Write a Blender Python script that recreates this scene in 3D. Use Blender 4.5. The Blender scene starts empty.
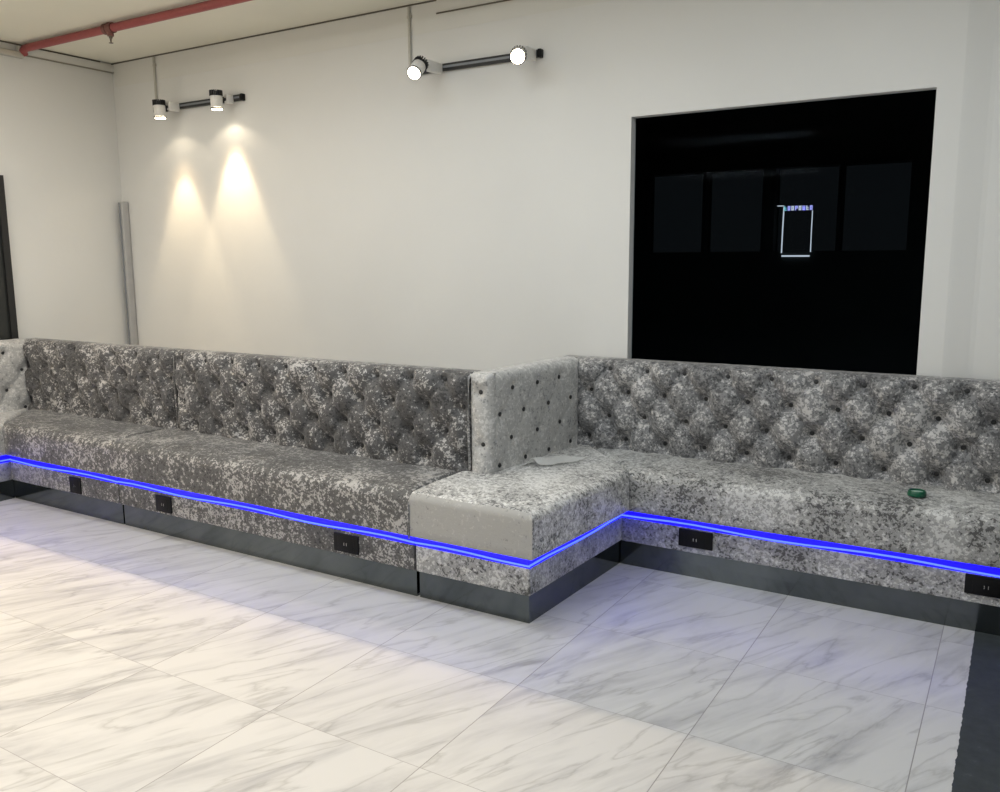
import bpy, bmesh, math, random
from mathutils import Vector, Matrix, noise as mnoise
random.seed(4)
sc = bpy.context.scene
col = sc.collection

# ------------------------------------------------------------ camera
F_PX = 857.86
YAW, PITCH, ROLL = math.radians(31.437), math.radians(9.044), math.radians(-0.358)
fw0 = Vector((-math.sin(YAW), math.cos(YAW), 0)); r0 = Vector((math.cos(YAW), math.sin(YAW), 0)); u0 = Vector((0, 0, 1))
fw = fw0*math.cos(PITCH) - u0*math.sin(PITCH)
u2 = u0*math.cos(PITCH) + fw0*math.sin(PITCH)
rt = r0*math.cos(ROLL) + u2*math.sin(ROLL)
up = u2*math.cos(ROLL) - r0*math.sin(ROLL)
cam = bpy.data.cameras.new('camera')
cam.sensor_fit = 'HORIZONTAL'; cam.sensor_width = 36.0; cam.lens = F_PX/1000*36.0
cam.clip_start = .05
co = bpy.data.objects.new('camera', cam); col.objects.link(co)
M = Matrix((rt, up, -fw)).transposed().to_4x4(); M.translation = Vector((0, 0, 1.45))
co.matrix_world = M
sc.camera = co

# ------------------------------------------------------------ world, exposure
sc.view_settings.view_transform = 'Standard'; sc.view_settings.look = 'None'
sc.view_settings.gamma = 1; sc.view_settings.use_curve_mapping = False
sc.view_settings.exposure = 0.0
w = bpy.data.worlds.new('night_sky'); sc.world = w; w.use_nodes = True
bg = w.node_tree.nodes['Background']; bg.inputs[0].default_value = (.64, .67, .72, 1); bg.inputs[1].default_value = .015

# ------------------------------------------------------------ lights
def area(name, loc, size, power, color, rot=(0, 0, 0), sy=None):
    l = bpy.data.lights.new(name, 'AREA'); l.energy = power; l.color = color; l.size = size
    if sy: l.shape = 'RECTANGLE'; l.size_y = sy
    o = bpy.data.objects.new(name, l); col.objects.link(o); o.location = loc; o.rotation_euler = rot
    return o
def spot(name, loc, tgt, power, color, size, blend, rad):
    l = bpy.data.lights.new(name, 'SPOT'); l.energy = power; l.color = color
    l.spot_size = math.radians(size); l.spot_blend = blend; l.shadow_soft_size = rad
    o = bpy.data.objects.new(name, l); col.objects.link(o); o.location = loc
    o.rotation_euler = (Vector(tgt)-Vector(loc)).to_track_quat('-Z', 'Y').to_euler()
    return o
COOL = (.90, .96, 1.0); WARM = (1.0, .76, .46)
area('unseen_overhead_light', (-4.3, 2.62, 2.845), 1.3, 19, (1, .94, .85), sy=.4)  # unseen row added for grazing light on the sofa backs
area('unseen_overhead_light', (-2.4, 2.62, 2.845), 1.3, 19, COOL, sy=.4)
area('unseen_overhead_light', (-.4, 2.62, 2.845), 1.3, 19, COOL, sy=.4)
area('unseen_overhead_light', (-4.8, .75, 2.46), 1.2, 52, (1, .89, .76), sy=.6)
area('unseen_overhead_light', (-2.2, .7, 2.46), 1.2, 22, COOL, sy=.6)
area('unseen_overhead_light', (0.3, .7, 2.46), 1.2, 20, COOL, sy=.6)
area('unseen_overhead_light', (-3.0, -2.4, 2.46), 1.6, 46, (.97, .98, 1), sy=.8)  # unseen fill light added behind the camera
# warm downlights whose beam is cut off by the added beam's edge
for x, e in ((-5.2, 100), (-3.9, 86), (-2.6, 68), (-1.3, 16)):
    spot('warm_downlight', (x, 1.9-.33*.192, 2.78), (x, 1.5, 0), e, WARM, 150, 1, .004)

# ------------------------------------------------------------ materials
def newmat(name):
    m = bpy.data.materials.new(name); m.use_nodes = True
    nt = m.node_tree; return m, nt, nt.nodes['Principled BSDF']
def N(nt, t, **kw):
    n = nt.nodes.new(t)
    for k, v in kw.items():
        if hasattr(n, k): setattr(n, k, v)
        else: n.inputs[k.replace('_', ' ')].default_value = v
    return n
def L(nt, a, b): nt.links.new(a, b)
def ramp(nt, fac, stops, interp='LINEAR'):
    r = nt.nodes.new('ShaderNodeValToRGB'); r.color_ramp.interpolation = interp
    el = r.color_ramp.elements
    while len(el) < len(stops): el.new(.5)
    for e, (p, c) in zip(el, stops):
        e.position = p; e.color = c if len(c) == 4 else (*c, 1)
    L(nt, fac, r.inputs[0]); return r
def plain(name, c, rough=.5, metal=0, spec=.5, bump=0, bscale=200):
    m, nt, b = newmat(name)
    tc = N(nt, 'ShaderNodeTexCoord'); no = N(nt, 'ShaderNodeTexNoise'); no.inputs['Scale'].default_value = bscale
    L(nt, tc.outputs['Object'], no.inputs['Vector'])
    r = ramp(nt, no.outputs[0], [(.3, tuple(x*.93 for x in c)), (.7, tuple(min(1, x*1.05) for x in c))])
    L(nt, r.outputs[0], b.inputs['Base Color'])
    b.inputs['Roughness'].default_value = rough; b.inputs['Metallic'].default_value = metal
    b.inputs['Specular IOR Level'].default_value = spec
    if bump:
        bp = N(nt, 'ShaderNodeBump'); bp.inputs['Strength'].default_value = bump; bp.inputs['Distance'].default_value = .002
        L(nt, no.outputs[0], bp.inputs['Height']); L(nt, bp.outputs[0], b.inputs['Normal'])
    return m
def emis(name, c, s):
    m, nt, b = newmat(name)
    b.inputs['Base Color'].default_value = (*c, 1); b.inputs['Emission Color'].default_value = (*c, 1)
    b.inputs['Emission Strength'].default_value = s; b.inputs['Roughness'].default_value = .4
    return m
def wallmat(name, c, bump=.15):
    m, nt, b = newmat(name)
    tc = N(nt, 'ShaderNodeTexCoord')
    n1 = N(nt, 'ShaderNodeTexNoise'); n1.inputs['Scale'].default_value = 1.1; n1.inputs['Detail'].default_value = 5
    n2 = N(nt, 'ShaderNodeTexNoise'); n2.inputs['Scale'].default_value = 28; n2.inputs['Detail'].default_value = 6
    L(nt, tc.outputs['Object'], n1.inputs['Vector']); L(nt, tc.outputs['Object'], n2.inputs['Vector'])
    r = ramp(nt, n1.outputs[0], [(.3, tuple(x*.965 for x in c)), (.7, tuple(min(1, x*1.02) for x in c))])
    L(nt, r.outputs[0], b.inputs['Base Color']); b.inputs['Roughness'].default_value = .8
    b.inputs['Specular IOR Level'].default_value = .25
    bp = N(nt, 'ShaderNodeBump'); bp.inputs['Strength'].default_value = bump; bp.inputs['Distance'].default_value = .004
    ad = N(nt, 'ShaderNodeMath', operation='ADD'); L(nt, n1.outputs[0], ad.inputs[0]); L(nt, n2.outputs[0], ad.inputs[1])
    L(nt, ad.outputs[0], bp.inputs['Height']); L(nt, bp.outputs[0], b.inputs['Normal'])
    return m

def velvet(name, dark, mid, light, lo, hi, seed, dens=.12, stretch=(1, 1, 1), scale=38):
    """crushed velvet: irregular flecks of flattened pile, dark / mid / light"""
    m, nt, b = newmat(name)
    tc = N(nt, 'ShaderNodeTexCoord'); mp = N(nt, 'ShaderNodeMapping')
    mp.inputs['Location'].default_value = (seed*3.1, seed*1.7, seed*.9); mp.inputs['Scale'].default_value = stretch
    L(nt, tc.outputs['Object'], mp.inputs['Vector'])
    wn = N(nt, 'ShaderNodeTexNoise'); wn.inputs['Scale'].default_value = 14; wn.inputs['Detail'].default_value = 3
    L(nt, mp.outputs[0], wn.inputs['Vector'])
    sub = N(nt, 'ShaderNodeVectorMath', operation='SUBTRACT'); sub.inputs[1].default_value = (.5, .5, .5); L(nt, wn.outputs[1], sub.inputs[0])
    scl = N(nt, 'ShaderNodeVectorMath', operation='SCALE'); scl.inputs['Scale'].default_value = .02; L(nt, sub.outputs[0], scl.inputs[0])
    av = N(nt, 'ShaderNodeVectorMath', operation='ADD'); L(nt, mp.outputs[0], av.inputs[0]); L(nt, scl.outputs[0], av.inputs[1])
    fl = N(nt, 'ShaderNodeTexNoise'); fl.inputs['Scale'].default_value = scale; fl.inputs['Detail'].default_value = 9; fl.inputs['Roughness'].default_value = .75
    L(nt, av.outputs[0], fl.inputs['Vector'])
    vor = N(nt, 'ShaderNodeTexVoronoi'); vor.inputs['Scale'].default_value = scale*3.2; L(nt, av.outputs[0], vor.inputs['Vector'])
    vs_ = N(nt, 'ShaderNodeSeparateColor'); L(nt, vor.outputs['Color'], vs_.inputs[0])
    vm = N(nt, 'ShaderNodeMath', operation='MULTIPLY_ADD'); vm.inputs[1].default_value = .20; vm.inputs[2].default_value = -.10; L(nt, vs_.outputs[0], vm.inputs[0])
    fa = N(nt, 'ShaderNodeMath', operation='ADD'); L(nt, fl.outputs[0], fa.inputs[0]); L(nt, vm.outputs[0], fa.inputs[1])
    bigp = N(nt, 'ShaderNodeTexNoise'); bigp.inputs['Scale'].default_value = 4.5; bigp.inputs['Detail'].default_value = 4
    L(nt, mp.outputs[0], bigp.inputs['Vector'])
    s1 = N(nt, 'ShaderNodeMath', operation='SUBTRACT'); s1.inputs[1].default_value = .5; L(nt, bigp.outputs[0], s1.inputs[0])
    s2 = N(nt, 'ShaderNodeMath', operation='MULTIPLY_ADD'); s2.inputs[1].default_value = dens*4
    L(nt, s1.outputs[0], s2.inputs[0]); L(nt, fa.outputs[0], s2.inputs[2])
    r = ramp(nt, s2.outputs[0], [(lo-.03, dark), (lo, mid), (hi-.02, mid), (hi+.012, light)])
    # broad shift of the pile between strokes
    L(nt, r.outputs[0], b.inputs['Base Color'])
    b.inputs['Roughness'].default_value = .62
    rr = ramp(nt, s2.outputs[0], [(lo, (.75,)*3), (hi, (.42,)*3)]); L(nt, rr.outputs[0], b.inputs['Roughness'])
    b.inputs['Specular IOR Level'].default_value = .45
    b.inputs['Sheen Weight'].default_value = .35; b.inputs['Sheen Roughness'].default_value = .35
    bp = N(nt, 'ShaderNodeBump'); bp.inputs['Strength'].default_value = .45; bp.inputs['Distance'].default_value = .004
    L(nt, s2.outputs[0], bp.inputs['Height']); L(nt, bp.outputs[0], b.inputs['Normal'])
    return m
V = {}
V['dark'] = velvet('crushed_velvet_charcoal', (.03, .03, .031), (.08, .079, .081), (.42, .41, .40), .38, .585, 1, .12)
V['darkseat'] = velvet('crushed_velvet_charcoal_seat', (.035, .035, .035), (.09, .089, .089), (.40, .39, .38), .38, .59, 2, .13)
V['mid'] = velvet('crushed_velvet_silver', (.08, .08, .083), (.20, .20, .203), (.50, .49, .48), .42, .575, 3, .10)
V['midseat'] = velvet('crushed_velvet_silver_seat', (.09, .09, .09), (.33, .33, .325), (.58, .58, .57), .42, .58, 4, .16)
V['pale'] = velvet('crushed_velvet_pale', (.15, .15, .15), (.45, .445, .435), (.74, .735, .72), .42, .56, 5, .12)
V['palesoft'] = velvet('crushed_velvet_pale_soft', (.24, .24, .24), (.43, .428, .42), (.62, .615, .60), .385, .59, 7, .10)
V['paleflat'] = velvet('crushed_velvet_smooth', (.26, .26, .255), (.37, .365, .35), (.46, .45, .43), .34, .64, 6, .08)

m_wall = wallmat('white_plaster', (.71, .71, .69))
m_ceil = wallmat('ceiling_plaster', (.80, .78, .68))
m_band = wallmat('rough_plaster', (.70, .695, .66), .3)
m_joint2 = plain('faint_joint', (.30, .28, .23), .9)
m_red = plain('red_pipe_paint', (.30, .065, .065), .45, bscale=40)
m_redd = plain('dull_red_iron', (.16, .06, .05), .5, bscale=60)
m_brass = plain('sprinkler_metal', (.16, .13, .10), .35, .8)
m_white = plain('white_enamel', (.74, .73, .70), .4)
m_black = plain('black_metal', (.012, .012, .013), .45)
m_blackp = plain('black_plastic', (.006, .006, .007), .5, spec=.2)
m_chrome = plain('contact_metal', (.6, .6, .6), .25, 1)
m_conduit = plain('pale_conduit', (.50, .485, .43), .5)
m_grey = plain('grey_plastic', (.40, .40, .40), .45, bscale=12)
m_greyd = plain('grey_plastic_edge', (.20, .215, .235), .5, bscale=12)
m_joint = plain('dark_joint', (.13, .115, .09), .9)
m_dark = plain('dark_reflection', (.05, .058, .058), .8, spec=.1, bscale=3)
m_paper = plain('white_paper', (.90, .90, .88), .6)
m_gcap = plain('green_cap_plastic', (.004, .085, .045), .35)
m_gtop = plain('green_cap_top', (.30, .44, .37), .4)
m_led = emis('blue_led_glow', (.006, .002, 1.0), 1.9)
m_ledc = emis('blue_led_core', (.06, .11, 1.0), 2.6)
m_lens = emis('warm_lamp_lens', (1, .90, .72), 9)
m_lensc = emis('bright_lamp_lens', (1, .87, .62), 30)
m_sign = emis('white_sign_tube', (.85, .9, 1), 1.0)
m_signb = emis('blue_white_sign_segment', (.45, .45, 1), 1.4)
m_signc = emis('teal_sign_segment', (.3, .8, .85), 1.0)

# polished dark skirting
m_pl, nt, b = newmat('polished_dark_plinth')
b.inputs['Metallic'].default_value = 1; b.inputs['Roughness'].default_value = .11
tc = N(nt, 'ShaderNodeTexCoord'); n1 = N(nt, 'ShaderNodeTexNoise'); n1.inputs['Scale'].default_value = 5; n1.inputs['Detail'].default_value = 6
L(nt, tc.outputs['Object'], n1.inputs['Vector'])
r = ramp(nt, n1.outputs[0], [(.3, (.11, .125, .128)), (.7, (.155, .17, .17))]); L(nt, r.outputs[0], b.inputs['Base Color'])

# marble tile floor with a dark slate border strip
m_fl, nt, b = newmat('marble_tile_floor')
tc = N(nt, 'ShaderNodeTexCoord'); sx = N(nt, 'ShaderNodeSeparateXYZ'); L(nt, tc.outputs['Object'], sx.inputs[0])
def mth(op, a, bb=None, c=None):
    n = nt.nodes.new('ShaderNodeMath'); n.operation = op
    for i, v in enumerate((a, bb, c)):
        if v is None: continue
        if isinstance(v, (int, float)): n.inputs[i].default_value = v
        else: L(nt, v, n.inputs[i])
    return n.outputs[0]
TX, TY, OX, OY = .607, .566, -.787, 2.388
tx = mth('DIVIDE', mth('SUBTRACT', sx.outputs[0], OX), TX); ty = mth('DIVIDE', mth('SUBTRACT', sx.outputs[1], OY), TY)
ix = mth('FLOOR', tx); iy = mth('FLOOR', ty)
fx = mth('FRACT', tx); fy = mth('FRACT', ty)
ex = mth('MULTIPLY', mth('MINIMUM', fx, mth('SUBTRACT', 1, fx)), TX)
ey = mth('MULTIPLY', mth('MINIMUM', fy, mth('SUBTRACT', 1, fy)), TY)
gx = mth('LESS_THAN', ex, .0016); gy = mth('LESS_THAN', ey, .0009)
grout = mth('MAXIMUM', gx, gy)
cid = N(nt, 'ShaderNodeCombineXYZ'); L(nt, ix, cid.inputs[0]); L(nt, iy, cid.inputs[1])
wn = N(nt, 'ShaderNodeTexWhiteNoise'); L(nt, cid.outputs[0], wn.inputs['Vector'])
sc3 = N(nt, 'ShaderNodeVectorMath', operation='SCALE'); sc3.inputs['Scale'].default_value = 9.0; L(nt, wn.outputs['Color'], sc3.inputs[0])
mp = N(nt, 'ShaderNodeMapping'); mp.vector_type = 'TEXTURE'; mp.inputs['Rotation'].default_value = (0, 0, math.radians(64)); mp.inputs['Scale'].default_value = (5.0, 1, 1)
L(nt, tc.outputs['Object'], mp.inputs['Vector'])
ad = N(nt, 'ShaderNodeVectorMath', operation='ADD'); L(nt, mp.outputs[0], ad.inputs[0]); L(nt, sc3.outputs[0], ad.inputs[1])
v1 = N(nt, 'ShaderNodeTexNoise'); v1.inputs['Scale'].default_value = 9; v1.inputs['Detail'].default_value = 7; v1.inputs['Roughness'].default_value = .6; v1.inputs['Distortion'].default_value = .5
v2 = N(nt, 'ShaderNodeTexNoise'); v2.inputs['Scale'].default_value = 7; v2.inputs['Detail'].default_value = 8; v2.inputs['Distortion'].default_value = .5
L(nt, ad.outputs[0], v1.inputs['Vector']); L(nt, ad.outputs[0], v2.inputs['Vector'])
ridge = mth('ABSOLUTE', mth('SUBTRACT', v2.outputs[0], .5))
c1 = ramp(nt, v1.outputs[0], [(.28, (.36, .36, .37)), (.43, (.49, .49, .49)), (.56, (.55, .55, .545))])
c2 = ramp(nt, ridge, [(0, (.68, .675, .67)), (.012, (.87, .87, .87)), (.032, (1, 1, 1))])
mx = N(nt, 'ShaderNodeMix', data_type='RGBA', blend_type='MULTIPLY'); mx.inputs[0].default_value = .75
L(nt, c1.outputs[0], mx.inputs[6]); L(nt, c2.outputs[0], mx.inputs[7])
mg = N(nt, 'ShaderNodeMix', data_type='RGBA'); L(nt, grout, mg.inputs[0]); L(nt, mx.outputs[2], mg.inputs[6]); mg.inputs[7].default_value = (.26, .25, .25, 1)
# slate strip beyond x = -0.072 with a slightly broken edge
en = N(nt, 'ShaderNodeTexNoise'); en.inputs['Scale'].default_value = 30; en.inputs['Detail'].default_value = 6; L(nt, tc.outputs['Object'], en.inputs['Vector'])
edge = mth('ADD', sx.outputs[0], mth('MULTIPLY', mth('SUBTRACT', en.outputs[0], .5), .012))
isd = mth('GREATER_THAN', edge, -.072)
sn = N(nt, 'ShaderNodeTexNoise'); sn.inputs['Scale'].default_value = 18; sn.inputs['Detail'].default_value = 10; sn.inputs['Roughness'].default_value = .7; L(nt, tc.outputs['Object'], sn.inputs['Vector'])
sr = ramp(nt, sn.outputs[0], [(.3, (.018, .023, .024)), (.62, (.035, .043, .044)), (.74, (.09, .1, .1))])
md = N(nt, 'ShaderNodeMix', data_type='RGBA'); L(nt, isd, md.inputs[0]); L(nt, mg.outputs[2], md.inputs[6]); L(nt, sr.outputs[0], md.inputs[7])
L(nt, md.outputs[2], b.inputs['Base Color'])
rg = mth('ADD', .30, mth('MULTIPLY', isd, .35)); L(nt, rg, b.inputs['Roughness'])
b.inputs['Specular IOR Level'].default_value = .5
bp = N(nt, 'ShaderNodeBump'); bp.inputs['Strength'].default_value = .35; bp.inputs['Distance'].default_value = .002; bp.invert = True
L(nt, mth('ADD', grout, mth('MULTIPLY', mth('MULTIPLY', isd, sn.outputs[0]), 1.0)), bp.inputs['Height']); L(nt, bp.outputs[0], b.inputs['Normal'])

# dark glass
m_gl = bpy.data.materials.new('dark_glass'); m_gl.use_nodes = True; nt = m_gl.node_tree; nt.nodes.clear()
o = nt.nodes.new('ShaderNodeOutputMaterial'); mxs = nt.nodes.new('ShaderNodeMixShader'); tr = nt.nodes.new('ShaderNodeBsdfTransparent'); gl = nt.nodes.new('ShaderNodeBsdfGlossy')
tr.inputs[0].default_value = (.72, .76, .78, 1); gl.inputs['Roughness'].default_value = .02; gl.inputs[0].default_value = (.5, .55, .6, 1)
fr = nt.nodes.new('ShaderNodeFresnel'); fr.inputs[0].default_value = 1.045
L(nt, fr.outputs[0], mxs.inputs[0]); L(nt, tr.outputs[0], mxs.inputs[1]); L(nt, gl.outputs[0], mxs.inputs[2]); L(nt, mxs.outputs[0], o.inputs[0])

# ------------------------------------------------------------ mesh helpers
def link(name, bm, mat, parent=None, smooth=False, loc=None):
    bmesh.ops.recalc_face_normals(bm, faces=bm.faces)
    me = bpy.data.meshes.new(name); bm.to_mesh(me); bm.free()
    mats = mat if isinstance(mat, (list, tuple)) else [mat]
    for m in mats: me.materials.append(m)
    if smooth:
        me.shade_smooth()
        me.set_sharp_from_angle(angle=math.radians(50))
    o = bpy.data.objects.new(name, me); col.objects.link(o)
    if loc: o.location = loc
    if parent: o.parent = parent
    return o
def thing(name, label, cat, loc, group=None):
    o = bpy.data.objects.new(name, None); col.objects.link(o); o.location = loc
    o.empty_display_size = .05
    o['label'] = label; o['category'] = cat
    if group: o['group'] = group
    return o
def tag(o, label, cat, group=None):
    o['label'] = label; o['category'] = cat
    if group: o['group'] = group
    return o
def struct(o):
    o['kind'] = 'structure'; return o
def box(bm, x0, x1, y0, y1, z0, z1, bev=0, seg=2, mi=0):
    r = bmesh.ops.create_cube(bm, size=1)
    for v in r['verts']:
        v.co = Vector(((x0+x1)/2+v.co.x*(x1-x0), (y0+y1)/2+v.co.y*(y1-y0), (z0+z1)/2+v.co.z*(z1-z0)))
    fs = set(f for v in r['verts'] for f in v.link_faces)
    for f in fs: f.material_index = mi
    if bev:
        es = list({e for v in r['verts'] for e in v.link_edges})
        bmesh.ops.bevel(bm, geom=es, offset=bev, segments=seg, affect='EDGES', profile=.5)
def boxo(name, dims, mat, parent=None, bev=0, seg=2):
    """dims in world; the parent's offset is taken away"""
    bm = bmesh.new(); box(bm, *dims, bev=bev, seg=seg)
    p = parent_offset(parent)
    for v in bm.verts: v.co -= p
    return link(name, bm, mat, parent, smooth=bev > 0)
def parent_offset(p):
    t = Vector((0, 0, 0))
    while p: t += p.location; p = p.parent
    return t
def cyl(bm, a, b, r, r2=None, n=24, mi=0, caps=True):
    a, b = Vector(a), Vector(b); d = b-a; r2 = r if r2 is None else r2
    res = bmesh.ops.create_cone(bm, segments=n, radius1=r, radius2=r2, depth=d.length, cap_ends=caps)
    q = d.to_track_quat('Z', 'Y').to_matrix(); m = (a+b)/2
    for v in res['verts']: v.co = q @ v.co + m
    for f in {f for v in res['verts'] for f in v.link_faces}: f.material_index = mi
def tube(bm, pts, r, n=14):
    pts = [Vector(p) for p in pts]; rings = []
    for i, p in enumerate(pts):
        t = (pts[min(i+1, len(pts)-1)]-pts[max(i-1, 0)]).normalized()
        q = t.to_track_quat('Z', 'Y')
        rings.append([bm.verts.new(p + q @ Vector((r*math.cos(2*math.pi*k/n), r*math.sin(2*math.pi*k/n), 0))) for k in range(n)])
    for a, b_ in zip(rings, rings[1:]):
        for k in range(n): bm.faces.new((a[k], a[(k+1) % n], b_[(k+1) % n], b_[k]))
    bm.faces.new(rings[0]); bm.faces.new(rings[-1][::-1])

# ------------------------------------------------------------ room shell
XL, YB, ZC, XR, YF = -5.78, 4.10, 2.866, 3.6, -4.0
WX0, WX1, WZ0, WZ1 = -1.735, -.383, .78, 2.142
struct(boxo('floor', (XL-.2, XR+.2, YF-.2, YB+.06, -.08, 0), m_fl))
struct(boxo('ceiling', (XL-.2, XR+.2, YF-.2, YB+.06, ZC, ZC+.1), m_ceil))
struct(boxo('wall_left', (XL-.2, XL, YF, YB+.06, 0, ZC), m_wall))
struct(boxo('wall_right', (XR, XR+.2, YF, YB+.06, 0, ZC), m_wall))
struct(boxo('wall_front', (XL-.2, XR+.2, YF-.2, YF, 0, ZC), m_wall))
bm = bmesh.new()
def prism(bm, poly, z0, z1):
    a = [bm.verts.new((x, y, z0)) for x, y in poly]; b_ = [bm.verts.new((x, y, z1)) for x, y in poly]
    n = len(poly)
    for i in range(n): bm.faces.new((a[i], a[(i+1) % n], b_[(i+1) % n], b_[i]))
    bm.faces.new(a[::-1]); bm.faces.new(b_)
prism(bm, [(XL, YB), (WX0, YB), (WX0, YB+.06), (XL, YB+.06)], 0, ZC)
prism(bm, [(WX0, YB), (WX1, YB), (WX1, YB+.06), (WX0, YB+.06)], 0, WZ0)
prism(bm, [(WX0, YB), (WX1, YB), (WX1, YB+.06), (WX0, YB+.06)], WZ1, ZC)
prism(bm, [(WX1, YB), (-.285, YB), (-.272, YB+.002), (-.19, YB+.018), (-.17, YB+.02), (XR, YB+.02), (XR, YB+.06), (WX1, YB+.06)], 0, ZC)
struct(link('wall_back', bm, m_wall))
# rough plaster band under the ceiling on the back wall, dark joints
struct(boxo('trim_1', (XL+.012, WX0+1.3, YB-.0012, YB+.001, 2.70, ZC), m_band))
struct(boxo('trim_2', (XL, -2.9, YB-.008, YB-.002, ZC-.008, ZC-.001), m_joint))
struct(boxo('trim_3', (-2.90, -2.2, YB-.007, YB-.002, 2.789, 2.796), m_joint))
struct(boxo('trim_4', (XL-.002, XL+.010, 3.0, YB-.10, ZC-.008, ZC-.001), m_joint))
struct(boxo('trim_5', (XL-.01, XL+.02, 3.40, YB-.002, 2.803, ZC-.012), m_band, bev=.003))
struct(boxo('trim_7', (XL-.01, XL+.022, 3.40, YB-.004, 2.797, 2.802), m_joint2))
# unseen beam added to cut off the warm downlights (its lower edge draws the light line on the floor)
struct(boxo('light_cutoff_beam', (XL, XR, 1.9, 2.02, 2.45, ZC), m_ceil))
# window in the back wall
bm = bmesh.new(); box(bm, WX0, WX1, YB+.052, YB+.058, WZ0, WZ1)
win = struct(link('window_1', bm, m_gl))
# dark shell added beyond the glass; its four panes stand in for mirrored windows
FY = 7.0
struct(boxo('floor_reflection', (-6, 2.5, YB+.065, FY+.5, -.1, -.02), m_dark))
struct(boxo('ceiling_reflection', (-6, 2.5, YB+.065, FY+.3, 2.75, 2.85), m_dark))
struct(boxo('wall_reflection_left', (-6.1, -6, YB+.065, FY+.2, -.1, 2.85), m_dark))
struct(boxo('wall_reflection_right', (2.5, 2.6, YB+.065, FY+.2, -.1, 2.85), m_dark))
wins = [(-2.80, -2.325), (-2.295, -1.84), (-1.742, -1.275), (-1.25, -.78)]
bm = bmesh.new(); xs = -6
for a, c in wins:
    box(bm, xs, a, FY, FY+.15, 1.50, 2.14); xs = c
box(bm, xs, 2.5, FY, FY+.15, 1.50, 2.14)
box(bm, -6, 2.5, FY, FY+.15, -.1, 1.50); box(bm, -6, 2.5, FY, FY+.15, 2.14, 2.85)
struct(link('wall_reflection', bm, m_dark))
for i, (a, c) in enumerate(wins):
    struct(boxo('window_%d' % (i+2), (a, c, FY+.09, FY+.096, 1.50, 2.14), m_gl))  # panes placed for the windows reflected in the glass

# black framed window / door on the left wall
fz = 2.012
fo = struct(boxo('window_6', (XL-.02, XL+.012, 1.6, 3.18, .3, fz-.04), m_gl))
bmk = plain('night_pane', (.022, .024, .023), .3)
fo.data.materials.clear(); fo.data.materials.append(bmk)
bm = bmesh.new()
box(bm, XL, XL+.03, 3.178, 3.222, .3, fz, bev=.002); box(bm, XL, XL+.03, 1.56, 3.178, fz-.042, fz, bev=.002); box(bm, XL, XL+.03, 1.56, 1.6, .3, fz-.042, bev=.002)
link('window_frame', bm, m_black, fo)

# ------------------------------------------------------------ sprinkler pipe
PY, PZ, PR = 3.42, 2.833, .024
pipe = thing('sprinkler_pipe', 'dull red sprinkler pipe running along under the ceiling above the corner', 'pipe', (XL+.02, PY, PZ))
po = pipe.location
bm = bmesh.new()
pts = [(XL+.02, PY+.02, PZ-.03), (XL+.03, PY+.008, PZ-.014), (XL+.06, PY, PZ-.003), (XL+.10, PY, PZ)] + [(XL+.1+i*.8, PY, PZ) for i in range(1, 10)]
tube(bm, [Vector(p)-po for p in pts], PR, 20); link('pipe', bm, m_red, pipe, True)
bm = bmesh.new(); sxp = -4.815
cyl(bm, Vector((sxp-.05, PY, PZ))-po, Vector((sxp-.022, PY, PZ))-po, PR+.007)
cyl(bm, Vector((sxp-.018, PY, PZ))-po, Vector((sxp+.03, PY, PZ))-po, PR+.006)
cyl(bm, Vector((sxp+.0, PY, PZ+.03))-po, Vector((sxp+.0, PY, PZ-.045))-po, .019)
link('clamp', bm, m_redd, pipe, True)
bm = bmesh.new()
cyl(bm, Vector((sxp, PY, PZ-.043))-po, Vector((sxp, PY, PZ-.058))-po, .012, .009)
for s in (-1, 1): cyl(bm, Vector((sxp+s*.008, PY, PZ-.056))-po, Vector((sxp+s*.003, PY, PZ-.082))-po, .0022, n=8)
cyl(bm, Vector((sxp, PY, PZ-.058))-po, Vector((sxp, PY, PZ-.082))-po, .003, n=8)
cyl(bm, Vector((sxp, PY, PZ-.082))-po, Vector((sxp, PY, PZ-.085))-po, .013, n=16)
link('sprinkler_head', bm, m_brass, pipe, True)
o = boxo('cable_duct', (XL, XL+.035, 3.16, 3.43, 2.775, 2.815), m_conduit, bev=.006)
tag(o, 'short pale duct on the left wall below the end of the red pipe', 'duct')

# conduits and grey trunking
for x, lab in ((-5.303, 'thin pale conduit dropping from the ceiling to the left spotlight track'), (-3.084, 'thin pale conduit dropping from the ceiling to the right spotlight track')):
    bm = bmesh.new(); tube(bm, [(x, YB-.010, z) for z in (2.853, 2.75, 2.65, 2.51)], .0085, 12)
    for z in (2.80,): box(bm, x-.014, x+.014, YB-.012, YB-.001, z-.008, z+.008)
    tag(link('wall_conduit', bm, m_conduit, None, True), lab, 'conduit', 'conduits feeding the spotlight tracks')
tr_ = thing('cable_trunking', 'tall grey plastic trunking standing in the room corner behind the sofa', 'trunking', (-5.69, 4.06, 0))
po = tr_.location
bm = bmesh.new(); box(bm, -5.724-po.x, -5.702-po.x, 4.04-po.y, 4.095-po.y, 0, 1.885, bev=.004); link('trunking_body', bm, m_grey, tr_, True)
bm = bmesh.new(); box(bm, -5.738-po.x, -5.725-po.x, 4.035-po.y, 4.09-po.y, 0, 1.88, bev=.003); link('trunking_shaded_face', bm, m_greyd, tr_, True)  # darker grey puts the shade of the narrow face into the colour

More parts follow.
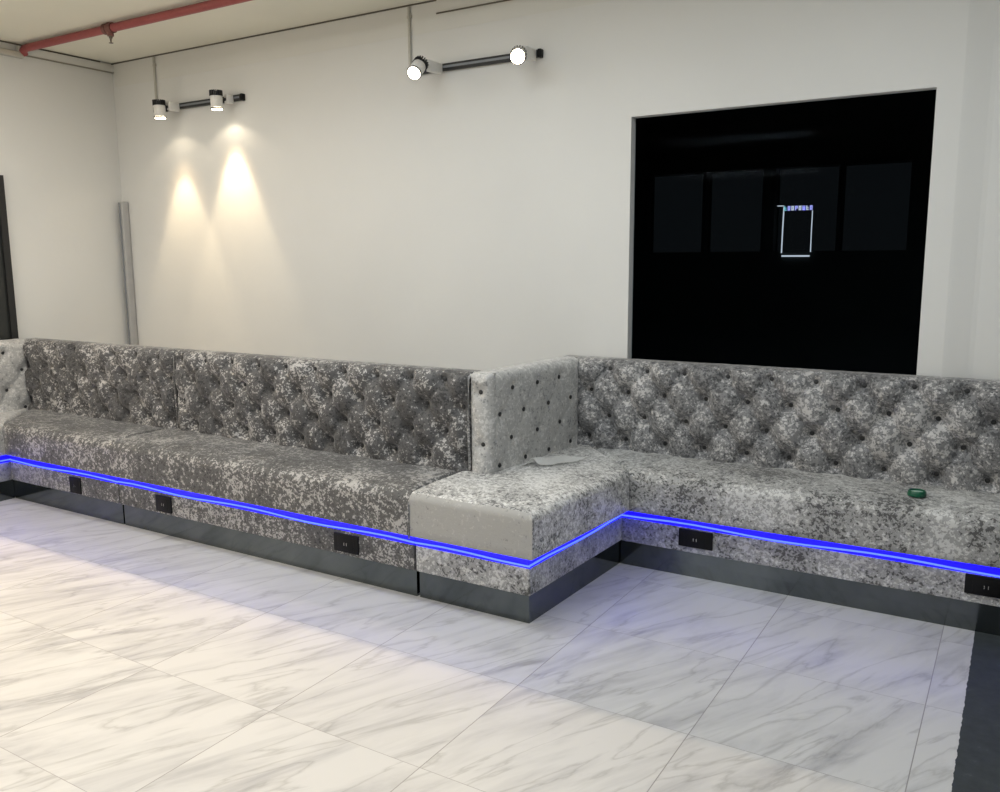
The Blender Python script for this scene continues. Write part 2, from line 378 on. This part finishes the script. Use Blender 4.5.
# ------------------------------------------------------------ track spotlights
TZ = 2.50
def track(name_label, x0, x1):
    t = thing('lighting_track', name_label, 'lighting track', (x0, YB, TZ), 'black lighting tracks on the back wall')
    bm = bmesh.new(); Lh = x1-x0
    box(bm, 0, Lh, -.030, 0, -.018, .018, bev=.003); link('rail', bm, m_black, t, True)
    bm = bmesh.new(); box(bm, .02, Lh-.02, -.0315, -.030, -.006, .006); link('rail_slot', bm, m_greyd, t)
    for a, b_ in ((-.006, .014), (Lh-.014, Lh+.006)):
        bm = bmesh.new(); box(bm, a, b_, -.033, 0, -.021, .021, bev=.003); link('end_cap', bm, m_blackp, t, True)
    return t
track('black lighting track on the wall left of the two, above the warm light pools', -5.31, -4.435)
track('black lighting track on the wall right of the two, nearer the black window', -3.085, -2.235)
def spotlight(label, lamp, ax, d, power, lens_mat, wide):
    """lamp = centre of head, ax = x of the adapter on the track, d = beam direction"""
    d = Vector(d).normalized(); c = Vector(lamp)
    t = thing('track_spotlight', label, 'spotlight', (ax, YB-.033, TZ), 'white track spotlights')
    po = t.location
    bm = bmesh.new(); yend = c.y+.052
    box(bm, -.018, .018, yend-po.y, -.001, -.040, .016, bev=.004); link('adapter', bm, m_white, t, True)
    bm = bmesh.new(); cyl(bm, Vector((ax, yend+.002, TZ-.014))-po, Vector((c.x, c.y+.035, c.z+.0))-po, .009, n=12)
    cyl(bm, Vector((c.x-.012, c.y+.05, c.z))-po, Vector((c.x+.012, c.y+.05, c.z))-po, .013, n=14); link('joint', bm, m_black, t, True)
    R, H = .038, .110
    q = d.to_track_quat('-Z', 'Y').to_matrix()
    def P(v): return q @ Vector(v) + c - po
    bm = bmesh.new()   # shell: open reflector at the bottom
    prof = [(.0, H/2-.032), (R*.93, H/2-.032), (R, H/2-.036), (R, -H/2+.012), (R-.004, -H/2+.006), (R-.004, -H/2), (R-.008, -H/2), (R-.012, -H/2+.010), (0, -H/2+.012)]
    rings = []
    for r_, z in prof:
        if r_ == 0: rings.append([bm.verts.new(P((0, 0, z)))])
        else: rings.append([bm.verts.new(P((r_*math.cos(k*math.pi/16), r_*math.sin(k*math.pi/16), z))) for k in range(32)])
    for a, b_ in zip(rings, rings[1:]):
        for k in range(32):
            k2 = (k+1) % 32
            if len(a) == 1: bm.faces.new((a[0], b_[k], b_[k2]))
            elif len(b_) == 1: bm.faces.new((a[k], a[k2], b_[0]))
            else: bm.faces.new((a[k], a[k2], b_[k2], b_[k]))
    link('lamp_body', bm, m_white, t, True)
    bm = bmesh.new()   # ribbed heat sink
    cyl(bm, P((0, 0, H/2-.034)), P((0, 0, H/2-.006)), R*.80)
    for k in range(18):
        a = k*math.tau/18
        r = bmesh.ops.create_cube(bm, size=1)
        for v in r['verts']:
            p = Vector((R*.86+v.co.x*.018, v.co.y*.006, H/2-.016+v.co.z*.034))
            p = Matrix.Rotation(a, 3, 'Z') @ p
            v.co = P(p)
    link('heat_sink', bm, m_black, t, True)
    bm = bmesh.new(); 
    prof = [(R-.003, -H/2+.004), (R+.0015, -H/2+.004), (R+.0015, -H/2-.004), (R-.003, -H/2-.004)]
    rings = [[bm.verts.new(P((r_*math.cos(k*math.pi/16), r_*math.sin(k*math.pi/16), z))) for k in range(32)] for r_, z in prof]
    for i in range(4):
        a, b_ = rings[i], rings[(i+1) % 4]
        for k in range(32): bm.faces.new((a[k], a[(k+1) % 32], b_[(k+1) % 32], b_[k]))
    link('rim', bm, m_black, t, True)
    bm = bmesh.new(); cyl(bm, P((0, 0, -H/2+.006)), P((0, 0, -H/2-.008)), R-.004, n=32); link('lens', bm, lens_mat, t, True)
    s = c + d*(H/2+.012)
    spot('spotlight_beam', s, s+d, power, (1, .80, .50), wide[0], wide[1], .012)
    if wide[2] > 120: spot('spotlight_wash', s, s+d, power*.5, (1, .70, .40), 72, 1, .02)
    spot('spotlight_spill', s, s+d, power*wide[3]*1.0, (1, .84, .62), wide[2], .35, .02)
spotlight('white spotlight at the far left, pointing straight down beside the conduit', (-5.07, 3.93, 2.463), -5.05, (0, .03, -1), 36, m_lens, (50, .5, 128, .06))
spotlight('white spotlight on the left track, right one, above the stronger light pool', (-4.55, 3.965, 2.478), -4.52, (0, .03, -1), 42, m_lens, (54, .5, 132, .06))
spotlight('white spotlight left on the right track, tilted so its lit round lens faces out', (-2.86, 3.86, 2.46), -2.86, (.15, -.8, -.62), 26, m_lens, (60, .4, 110, .3))
spotlight('dazzling spotlight right on the right track, glaring warm towards the room', (-2.27, 3.91, 2.462), -2.27, (.42, -.83, -.32), 26, m_lensc, (60, .5, 110, .3))

# ------------------------------------------------------------ banquette
def sm(x): x = max(0, min(1, x)); return x*x*(3-2*x)
def tuft_panel(parent, org, ud, nd, U, v0, v1, bu, bv, du, dv, nrow, mat, seed, crease=.55, amp=.030, thick=.09, button_mat=None, edges=(1, 1), dw=.0009, lift=.005, name='backrest'):
    """org: lower start; ud: direction along; nd: outward normal; buttons at bu+(i+.5*(j%2))*du, bv-j*dv (rows counted down)"""
    org, ud, nd = Vector(org), Vector(ud), Vector(nd); zd = Vector((0, 0, 1)); po = parent_offset(parent)
    Vh = v1-v0; st = .0115
    nu, nv = max(8, int(U/st)), int(Vh/st)
    us = [U*i/nu for i in range(nu+1)]; vs = [Vh*j/nv for j in range(nv+1)]
    btn = []
    for j in range(nrow):
        k = -2
        while True:
            u = bu+(k+.5*(j % 2))*du
            k += 1
            if u > U+.02: break
            if u > -.02:
                btn.append((u+random.uniform(-.008, .008), (bv-j*dv)-v0+random.uniform(-.005, .005)))
    def H(u, v):
        n1 = mnoise.noise(Vector((u*9+seed*7, v*9, seed)))*.008; n2 = mnoise.noise(Vector((u*9+seed*7, v*9, seed+9)))*.006
        s = ((bv-v0)-v+n2)/dv; tt = (u-bu+n1)/du
        p, q = tt-s/2, tt+s/2
        sp, sq = abs(math.sin(math.pi*p)), abs(math.sin(math.pi*q))
        puff = sp**.62*sq**.24
        inr = sm((s+.75)/.6)*sm((nrow-1+.75-s)/.6)
        base = .78+.14*mnoise.noise(Vector((u*5, v*5, seed*3)))
        h = base*(1-inr*crease)+inr*crease*puff
        dent = 0
        for b_ in btn:
            d2 = (u-b_[0])**2+(v-b_[1])**2
            if d2 < .02: dent = max(dent, math.exp(-d2/dw))
        h = h*(1-.97*dent)-.10*dent
        wr = mnoise.noise(Vector((u*40, v*28, seed)))*.03+mnoise.noise(Vector((u*16, v*14, seed+4)))*.10
        return h+wr*(1-dent)
    e = .024
    def edge(t, on=True, e=e):
        if not on or t >= e: return 0
        return e*(1-math.sqrt(max(0, 1-(1-t/e)**2)))
    bm = bmesh.new(); g = []
    for j, v in enumerate(vs):
        row = []
        for i, u in enumerate(us):
            k = min(1, min(u if edges[0] else 9, (U-u) if edges[1] else 9, Vh-v)/.05); k = .35+.65*sm(k)
            off = amp*H(u, v)*k - edge(u, edges[0], .024 if edges[0] == 2 else .012)-edge(U-u, edges[1], .024 if edges[1] == 2 else .012)-edge(Vh-v)
            row.append(bm.verts.new(org+ud*u+zd*v+nd*off-po))
        g.append(row)
    for j in range(nv):
        for i in range(nu): bm.faces.new((g[j][i], g[j][i+1], g[j+1][i+1], g[j+1][i]))
    loop = [g[0][i] for i in range(nu+1)]+[g[j][nu] for j in range(1, nv+1)]+[g[nv][i] for i in range(nu-1, -1, -1)]+[g[j][0] for j in range(nv-1, 0, -1)]
    # carry the rim straight back to the rear face
    prev = loop; e = .03
    for s in (.0, .5, .9, 1.0):
        cur = []
        for vtx in loop:
            p = vtx.co+po-org; u = p.dot(ud); z = p.z
            wob = .0015*mnoise.noise(Vector((u*20, z*20, s*9)))
            inset = .006*(1 if s == 1.0 else 0)
            zz = z+wob; 
            if z > Vh-.001: zz = z-inset+wob
            cur.append(bm.verts.new(org+ud*u+zd*zz-nd*(e*.9+(thick-e*.9)*s)-po))
        for i in range(len(loop)):
            k = (i+1) % len(loop); bm.faces.new((prev[i], prev[k], cur[k], cur[i]))
        prev = cur
    bm.faces.new(prev)
    pan = link(name, bm, mat, parent, True)
    # covered buttons
    bm = bmesh.new(); bmesh.ops.create_uvsphere(bm, u_segments=12, v_segments=8, radius=.0105)
    q = nd.to_track_quat('Z', 'Y').to_matrix()
    for vtx in bm.verts: vtx.co.z *= .5; vtx.co = q @ vtx.co
    first = None
    for (u, v) in btn:
        if u < .015 or u > U-.015 or v < .02: continue
        p = org+ud*u+zd*v+nd*(amp*H(u, v)+lift)-po
        if first is None: first = link('button', bm, button_mat or mat, pan, True); o = first
        else: o = first.copy(); col.objects.link(o)
        o.parent = pan; o.location = p
    return pan

def offset_poly(poly, ws, d):
    n = len(poly); out = []
    lines = []
    for i in range(n):
        a, b_ = Vector(poly[i]), Vector(poly[(i+1) % n]); t = (b_-a).normalized(); nn = Vector((-t.y, t.x))
        lines.append((a+nn*d*ws[i], t))
    for i in range(n):
        p, t = lines[i-1]; q, s = lines[i]
        den = t.x*s.y-t.y*s.x
        if abs(den) < 1e-6: out.append(q); continue
        k = ((q.x-p.x)*s.y-(q.y-p.y)*s.x)/den
        out.append(p+t*k)
    return out
def cushion(parent, poly, ws, z0, zs, mat, seed, r=.05, name='seat_cushion', crown=.012, pick=None):
    """poly counter-clockwise; ws edge weights: 1 = rounded front edge"""
    po = parent_offset(parent)
    # split long edges so the soft surface can undulate
    P, Wt = [], []
    for i in range(len(poly)):
        a, b_ = Vector(poly[i]), Vector(poly[(i+1) % len(poly)]); n = max(1, int((b_-a).length/.05))
        for k in range(n): P.append(tuple(a.lerp(b_, k/n))); Wt.append(ws[i])
    corner = set()
    def ringpts(d):
        base = offset_poly(poly, ws, d); out = []
        for i in range(len(poly)):
            a, b_ = base[i], base[(i+1) % len(poly)]; n = max(1, int((Vector(poly[(i+1) % len(poly)])-Vector(poly[i])).length/.05))
            for k in range(n): out.append(a.lerp(b_, k/n))
        return out
    prof = [(.006, z0), (0, z0+.006)]+[(0, z0+(zs-r-z0)*k/4) for k in (1, 2, 3)]
    for k in range(0, 9):
        th = math.pi/2*k/8; prof.append((r*(1-math.cos(th)), zs-r+r*math.sin(th)))
    prof += [(r+.03, zs+crown*.45), (r+.07, zs+crown*.8), (r+.12, zs+crown), (r+.135, zs+crown)]
    bm = bmesh.new(); rings = []
    for d, z in prof:
        ring = []
        for p in ringpts(d):
            t = sm((z-z0)/(zs-z0)) if d < r+.1 else 0
            n = mnoise.noise(Vector((p.x*5+seed, p.y*5, z*4)))*.006+mnoise.noise(Vector((p.x*17+seed, p.y*17, z*12)))*.0022
            zz = z+n*t*1.2
            ring.append(bm.verts.new(Vector((p.x, p.y, zz))-po))
        rings.append(ring)
    n = len(rings[0])
    for a, b_ in zip(rings, rings[1:]):
        for k in range(n): bm.faces.new((a[k], a[(k+1) % n], b_[(k+1) % n], b_[k]))
    bm.faces.new(rings[0][::-1]); f = bm.faces.new(rings[-1])
    bmesh.ops.triangulate(bm, faces=[f], ngon_method='EAR_CLIP')
    if pick:
        bmesh.ops.recalc_face_normals(bm, faces=bm.faces); bm.normal_update()
        for f in bm.faces: f.material_index = pick(f.normal)
    return link(name, bm, mat, parent, True)
ZS = .483
def slab(parent, name, poly, z0, z1, mat, bev=.004):
    po = parent_offset(parent); bm = bmesh.new()
    prism(bm, [(x-po.x, y-po.y) for x, y in poly], z0, z1)
    if bev: bmesh.ops.bevel(bm, geom=[e for e in bm.edges], offset=bev, segments=2, affect='EDGES')
    return link(name, bm, mat, parent, bev > 0)
def strip(parent, pts, z0, z1, t, mat, name):
    """thin upright band following a path, thickness t inwards"""
    po = parent_offset(parent); bm = bmesh.new()
    for (a, b_) in zip(pts, pts[1:]):
        a, b_ = Vector(a), Vector(b_); d = (b_-a).normalized(); nn = Vector((-d.y, d.x))*t
        prism(bm, [(p.x-po.x, p.y-po.y) for p in (a, b_, b_+nn, a+nn)], z0, z1)
    return link(name, bm, mat, parent)
def led(parent, pts, seg=None):
    """blue LED light line in the slot below the seat: emissive box for its glow on the recess, and brighter core"""
    def inset(d):
        n = len(pts); out = []
        P = [Vector(p) for p in pts]
        for i in range(n):
            ts = []
            if i > 0: ts.append((P[i]-P[i-1]).normalized())
            if i < n-1: ts.append((P[i+1]-P[i]).normalized())
            v = sum((Vector((-t.y, t.x)) for t in ts), Vector((0, 0)))
            out.append(P[i]+v*d)
        return out
    s = strip(parent, inset(.002), .238, .288, .018, m_led, 'led_recess_glow')  # emissive box stands in for the LED's glow on the recess
    po = parent_offset(parent); bm = bmesh.new()
    Q = inset(-.003)
    for a, b_ in zip(Q, Q[1:]):
        n = max(2, int((b_-a).length/.12)); ph = random.random()*9
        tube(bm, [Vector((*a.lerp(b_, k/n), .2505+.006*math.sin(ph+k*.9)*(1 if 0 < k < n else .3)))-po for k in range(n+1)], .0040, 8)
    link('led_core', bm, m_ledc, s, True)
    return s
def outlet(parent, x, y, z0, z1, wd, holes=True):
    po = parent_offset(parent); bm = bmesh.new()
    box(bm, x-wd/2-po.x, x+wd/2-po.x, y-.008-po.y, y+.004-po.y, z0, z1, bev=.003)
    p = link('power_outlet', bm, m_blackp, parent, True)
    zc = (z0+z1)/2
    bm = bmesh.new(); box(bm, x-wd*.32-po.x, x+wd*.32-po.x, y-.0095-po.y, y-.0075-po.y, z0+.012, z1-.012, bev=.001); link('socket_insert', bm, m_blackp, p, True)
    if holes:
        bm = bmesh.new()
        for dx in (-.008, .006): box(bm, x+dx-.0012-po.x, x+dx+.0012-po.x, y-.0105-po.y, y-.009-po.y, zc-.010, zc+.004)
        link('socket_contact', bm, m_chrome, p)
    return p
def piping(parent, pts, r, mat):
    po = parent_offset(parent); bm = bmesh.new(); tube(bm, [Vector(p)-po for p in pts], r, 8); return link('piping', bm, mat, parent, True)

FY1, FB1, BK1 = 2.79, 2.83, 3.20       # left run: cushion front, base front, back face
FY2, FB2, BK2 = 3.62, 3.655, 3.98      # right run
XC, XCB = -1.563, -1.598               # corner block: cushion side, base side
GRP = 'crushed velvet banquette sections'
btm = plain('shaded_button_velvet', (.05, .05, .051), .8, spec=.2)  # same fabric, darkened to stand in for shade in the tuft pits
DU, DV = .203, .12

# (a) section along the left wall
A = thing('banquette_section', 'pale velvet sofa section along the left wall, cut off by the left edge', 'sofa', (-5.5, 2.2, 0), GRP)
LX, LXB, LBK = -5.245, -5.275, -5.62
slab(A, 'base_panel', [(-5.70, 1.2), (LXB, 1.2), (LXB, FB1), (-5.70, 3.2)], .122, .242, V['palesoft'])
slab(A, 'plinth', [(-5.68, 1.21), (LXB-.014, 1.21), (LXB-.014, FB1+.015), (-5.68, 3.19)], 0, .122, m_pl, 0)
cushion(A, [(-5.70, 1.2), (LX, 1.2), (LX, FY1+.0), (-5.615, 3.17), (-5.70, 3.17)], [.1, 1, .12, 0, 0], .288, ZS, V['palesoft'], 11)
led(A, [(LXB, 1.2), (LXB, FB1+.01)])
tuft_panel(A, (LBK, 1.2, .46), (0, 1, 0), (1, 0, 0), 3.19-1.2, .46, .950, (3.041-1.2) % DU, .875, DU, .122, 4, V['palesoft'], 5, .4, .04, .09, btm, (1, 1))

# (b) far corner section of the left run
B = thing('banquette_section', 'charcoal velvet sofa section in the far left corner, one socket in its base', 'sofa', (-4.9, 3.0, 0), GRP)
XS1 = -4.205
slab(B, 'base_panel', [(LXB+.002, FB1), (XS1, FB1), (XS1, 3.28), (-5.69, 3.28), (-5.69, 3.21)], .122, .242, V['darkseat'])
slab(B, 'plinth', [(LXB-.010, FB1+.018), (XS1-.004, FB1+.018), (XS1-.004, 3.27), (-5.68, 3.27), (-5.68, 3.215)], 0, .122, m_pl, 0)
cushion(B, [(LX+.003, FY1), (XS1, FY1), (XS1, 3.19), (-5.612, 3.19)], [1, .12, 0, .12], .288, ZS, V['darkseat'], 12)
led(B, [(LXB, FB1), (XS1-.001, FB1)])
tuft_panel(B, (LBK-.04, BK1, .46), (1, 0, 0), (0, -1, 0), -4.128-(LBK-.04), .46, .949, (-3.87+DU*9-(LBK-.04)) % DU, .905, DU, .12, 4, V['dark'], 1, .55, .055, .09, btm, dw=.0011)
outlet(B, -4.605, FB1, .130, .226, .105)
piping(B, [(-4.127, BK1-.012, .50), (-4.127, BK1-.020, .7), (-4.127, BK1-.016, .92), (-4.127, BK1+.01, .940), (-4.127, BK1+.07, .943)], .006, V['darkseat'])

# (c) long middle section
Cc = thing('banquette_section', 'long charcoal velvet sofa section in the middle, two sockets in its base', 'sofa', (-3.2, 3.0, 0), GRP)
XS2 = -2.163
slab(Cc, 'base_panel', [(XS1+.003, FB1), (XS2-.003, FB1), (XS2-.003, 3.28), (XS1+.003, 3.28)], .122, .242, V['darkseat'])
slab(Cc, 'plinth', [(XS1+.008, FB1+.018), (XS2-.008, FB1+.018), (XS2-.008, 3.27), (XS1+.008, 3.27)], 0, .122, m_pl, 0)
cushion(Cc, [(XS1+.002, FY1), (XS2, FY1), (XS2, 3.19), (XS1+.002, 3.19)], [1, .12, 0, .12], .288, ZS, V['darkseat'], 13)
led(Cc, [(XS1+.002, FB1), (XS2-.001, FB1)])
tuft_panel(Cc, (-4.126, BK1, .46), (1, 0, 0), (0, -1, 0), -2.113+4.126, .46, .949, (-3.87+4.126) % DU, .905, DU, .12, 4, V['dark'], 2, .55, .055, .09, btm, dw=.0011)
outlet(Cc, -3.822, FB1, .135, .226, .125)
outlet(Cc, -2.551, FB1, .138, .224, .145)
piping(Cc, [(-2.112, BK1-.012, .50), (-2.112, BK1-.022, .7), (-2.112, BK1-.016, .92), (-2.112, BK1+.01, .940)], .006, V['mid'])
piping(Cc, [(XS2+.001, FY1-.002, .28), (XS2+.001, FY1-.003, .36), (XS2+.001, FY1-.001, .43), (XS2+.001, FY1+.016, .467)], .005, V['mid'])

# (d) projecting corner block
D = thing('banquette_section', 'pale velvet corner block jutting towards the room, with two-sided buttoned back', 'sofa', (-1.85, 3.2, 0), GRP)
slab(D, 'base_panel', [(XS2+.003, FB1), (XCB, FB1), (-1.562, FB2+.01), (-1.95, 4.03), (-2.05, 4.03), (-2.05, 3.28), (XS2+.003, 3.28)], .122, .242, V['midseat'])
slab(D, 'plinth', [(XS2+.008, FB1+.018), (XCB-.012, FB1+.018), (-1.577, FB2+.03), (-1.95, 4.02), (-2.04, 4.02), (-2.04, 3.27), (XS2+.008, 3.27)], 0, .122, m_pl, 0)
cushion(D, [(XS2+.004, FY1), (XC, FY1), (-1.502, 3.60), (-1.87, 3.97), (-2.0, 3.97), (-2.0, 3.2), (XS2+.004, 3.19)], [1, 1, .12, 0, 0, 0, .12], .288, ZS, [V['pale'], V['paleflat']], 14, r=.04, pick=lambda n: 1 if n.y < -.55 else 0)
led(D, [(XS2+.003, FB1), (XCB, FB1), (-1.562, FB2)])
tuft_panel(D, (-2.111, BK1, .46), (1, 0, 0), (0, -1, 0), .112, .46, .949, .060, .865, DU*1.0, .12, 4, V['palesoft'], 7, .25, .034, .032, btm, (1, 2), dw=.0006)
tuft_panel(D, (-2.020, BK1+.003, .46), (.0847, .9964, 0), (.9964, -.0847, 0), .780, .46, .949, .178, .868, .205, .117, 4, V['palesoft'], 8, .30, .026, .085, btm, (1, 2), dw=.0005, lift=.007)

# (e) right run
E_ = thing('banquette_section', 'long silver velvet sofa section below the black window, running off to the right', 'sofa', (-.5, 3.8, 0), GRP)
XE = 1.2
slab(E_, 'base_panel', [(-1.558, FB2), (XE, FB2), (XE, 4.05), (-1.92, 4.05), (-1.92, 4.02)], .122, .242, V['midseat'])
slab(E_, 'plinth', [(-1.572, FB2+.022), (XE, FB2+.018), (XE, 4.04), (-1.92, 4.04), (-1.92, 4.03)], 0, .122, m_pl, 0)
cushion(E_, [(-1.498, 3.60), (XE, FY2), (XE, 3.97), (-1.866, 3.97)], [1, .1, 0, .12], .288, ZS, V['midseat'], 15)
led(E_, [(-1.562, FB2), (XE, FB2)])
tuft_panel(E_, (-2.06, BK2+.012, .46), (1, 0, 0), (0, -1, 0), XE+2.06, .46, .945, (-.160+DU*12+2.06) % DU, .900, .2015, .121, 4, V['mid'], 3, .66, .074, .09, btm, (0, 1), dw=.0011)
outlet(E_, -1.198, FB2, .150, .232, .158)
outlet(E_, -.045, FB2, .158, .236, .150)

# ------------------------------------------------------------ small things on the seats
# folded sheet of paper
bm = bmesh.new(); nx, ny = 16, 12
pa, pb, pc, pd = Vector((-1.962, 3.37)), Vector((-1.82, 3.44)), Vector((-1.745, 3.645)), Vector((-1.925, 3.62))
g = []
for j in range(ny+1):
    row = []
    for i in range(nx+1):
        u, v = i/nx, j/ny
        p = pa.lerp(pb, u).lerp(pd.lerp(pc, u), v)
        z = .502+.034*math.exp(-((u-.40)/.13)**2)*(1-.9*v)+.010*abs(v-.5)*u+.003*math.sin(v*7)
        if u < .12: z -= .004
        row.append(bm.verts.new((p.x, p.y, z)))
    g.append(row)
fs = [bm.faces.new((g[j][i], g[j][i+1], g[j+1][i+1], g[j+1][i])) for j in range(ny) for i in range(nx)]
r = bmesh.ops.solidify(bm, geom=fs, thickness=.0012)
tag(link('paper_sheet', bm, m_paper, None, True), 'creased white sheet of paper lying on the corner seat', 'paper')
# green bottle cap
cap = thing('bottle_cap', 'small green round cap lying on the right seat', 'cap', (-.318, 3.755, .4945))
bm = bmesh.new(); n = 36; prof = [(.034, 0), (.035, .004), (.033, .018), (.031, .022), (.028, .022), (.027, .0145)]
rings = [[bm.verts.new((r_*(1+(.03 if (k % 2 and 0 < i < 3) else 0))*math.cos(k*math.tau/n), r_*(1+(.03 if (k % 2 and 0 < i < 3) else 0))*math.sin(k*math.tau/n), z)) for k in range(n)] for i, (r_, z) in enumerate(prof)]
for a, b_ in zip(rings, rings[1:]):
    for k in range(n): bm.faces.new((a[k], a[(k+1) % n], b_[(k+1) % n], b_[k]))
bm.faces.new(rings[0][::-1]); bm.faces.new(rings[-1]); link('cap_rim', bm, m_gcap, cap, True)
bm = bmesh.new(); cyl(bm, (0, 0, .0125), (0, 0, .0150), .0268, n=32); link('cap_top', bm, m_gtop, cap, True)

# ------------------------------------------------------------ lit sign beyond the glass
sg = thing('lit_sign', 'small lit rectangular sign with bright top band glowing in the dark window', 'sign', (-1.56, 6.985, 1.45))
po = sg.location; y = 6.985
def sb(name, x0, x1, z0, z1, m, y0=-.008, y1=.008):
    bm = bmesh.new(); box(bm, x0-po.x, x1-po.x, y0, y1, z0-po.z, z1-po.z); return link(name, bm, m, sg)
def lt(pts, r):
    bm = bmesh.new(); tube(bm, [Vector(p)-po for p in pts], r, 8); link('light_tube', bm, m_sign, sg)
lt([(-1.666, y, 1.84), (-1.669, y, 1.66), (-1.670, y, 1.486)], .0048)
lt([(-1.451, y, 1.81), (-1.452, y, 1.65), (-1.451, y, 1.492)], .0038)
lt([(-1.668, y, 1.463), (-1.457, y, 1.462)], .006); lt([(-1.716, y, 1.849), (-1.666, y, 1.848)], .0035)
sb('sign_panel', -1.668, -1.446, 1.806, 1.846, plain('sign_panel_blue', (.03, .03, .12), .6), -.004, .015)
for i in range(8):
    x = -1.664+i*.0275
    bm = bmesh.new()
    def seg(a, b_, c, d): box(bm, x+a-po.x, x+b_-po.x, -.010, -.004, c-po.z, d-po.z)
    k = (0, 1, 1, 2, 1, 3, 0, 1)[i]
    if k in (0, 1, 3): seg(.001, .008, 1.811, 1.845); seg(.008, .020, 1.811, 1.819)
    if k in (1,): seg(.008, .020, 1.837, 1.845); seg(.013, .020, 1.819, 1.837)
    if k == 2: seg(.001, .008, 1.811, 1.845); seg(.008, .021, 1.837, 1.845); seg(.014, .021, 1.824, 1.837); seg(.008, .014, 1.824, 1.830)
    if k == 3: seg(.008, .020, 1.826, 1.831); seg(.014, .020, 1.811, 1.845)
    if k == 0: seg(.008, .018, 1.826, 1.833)
    link('sign_segment', bm, m_signc if i == 0 else (m_signb if i % 2 else m_sign), sg)
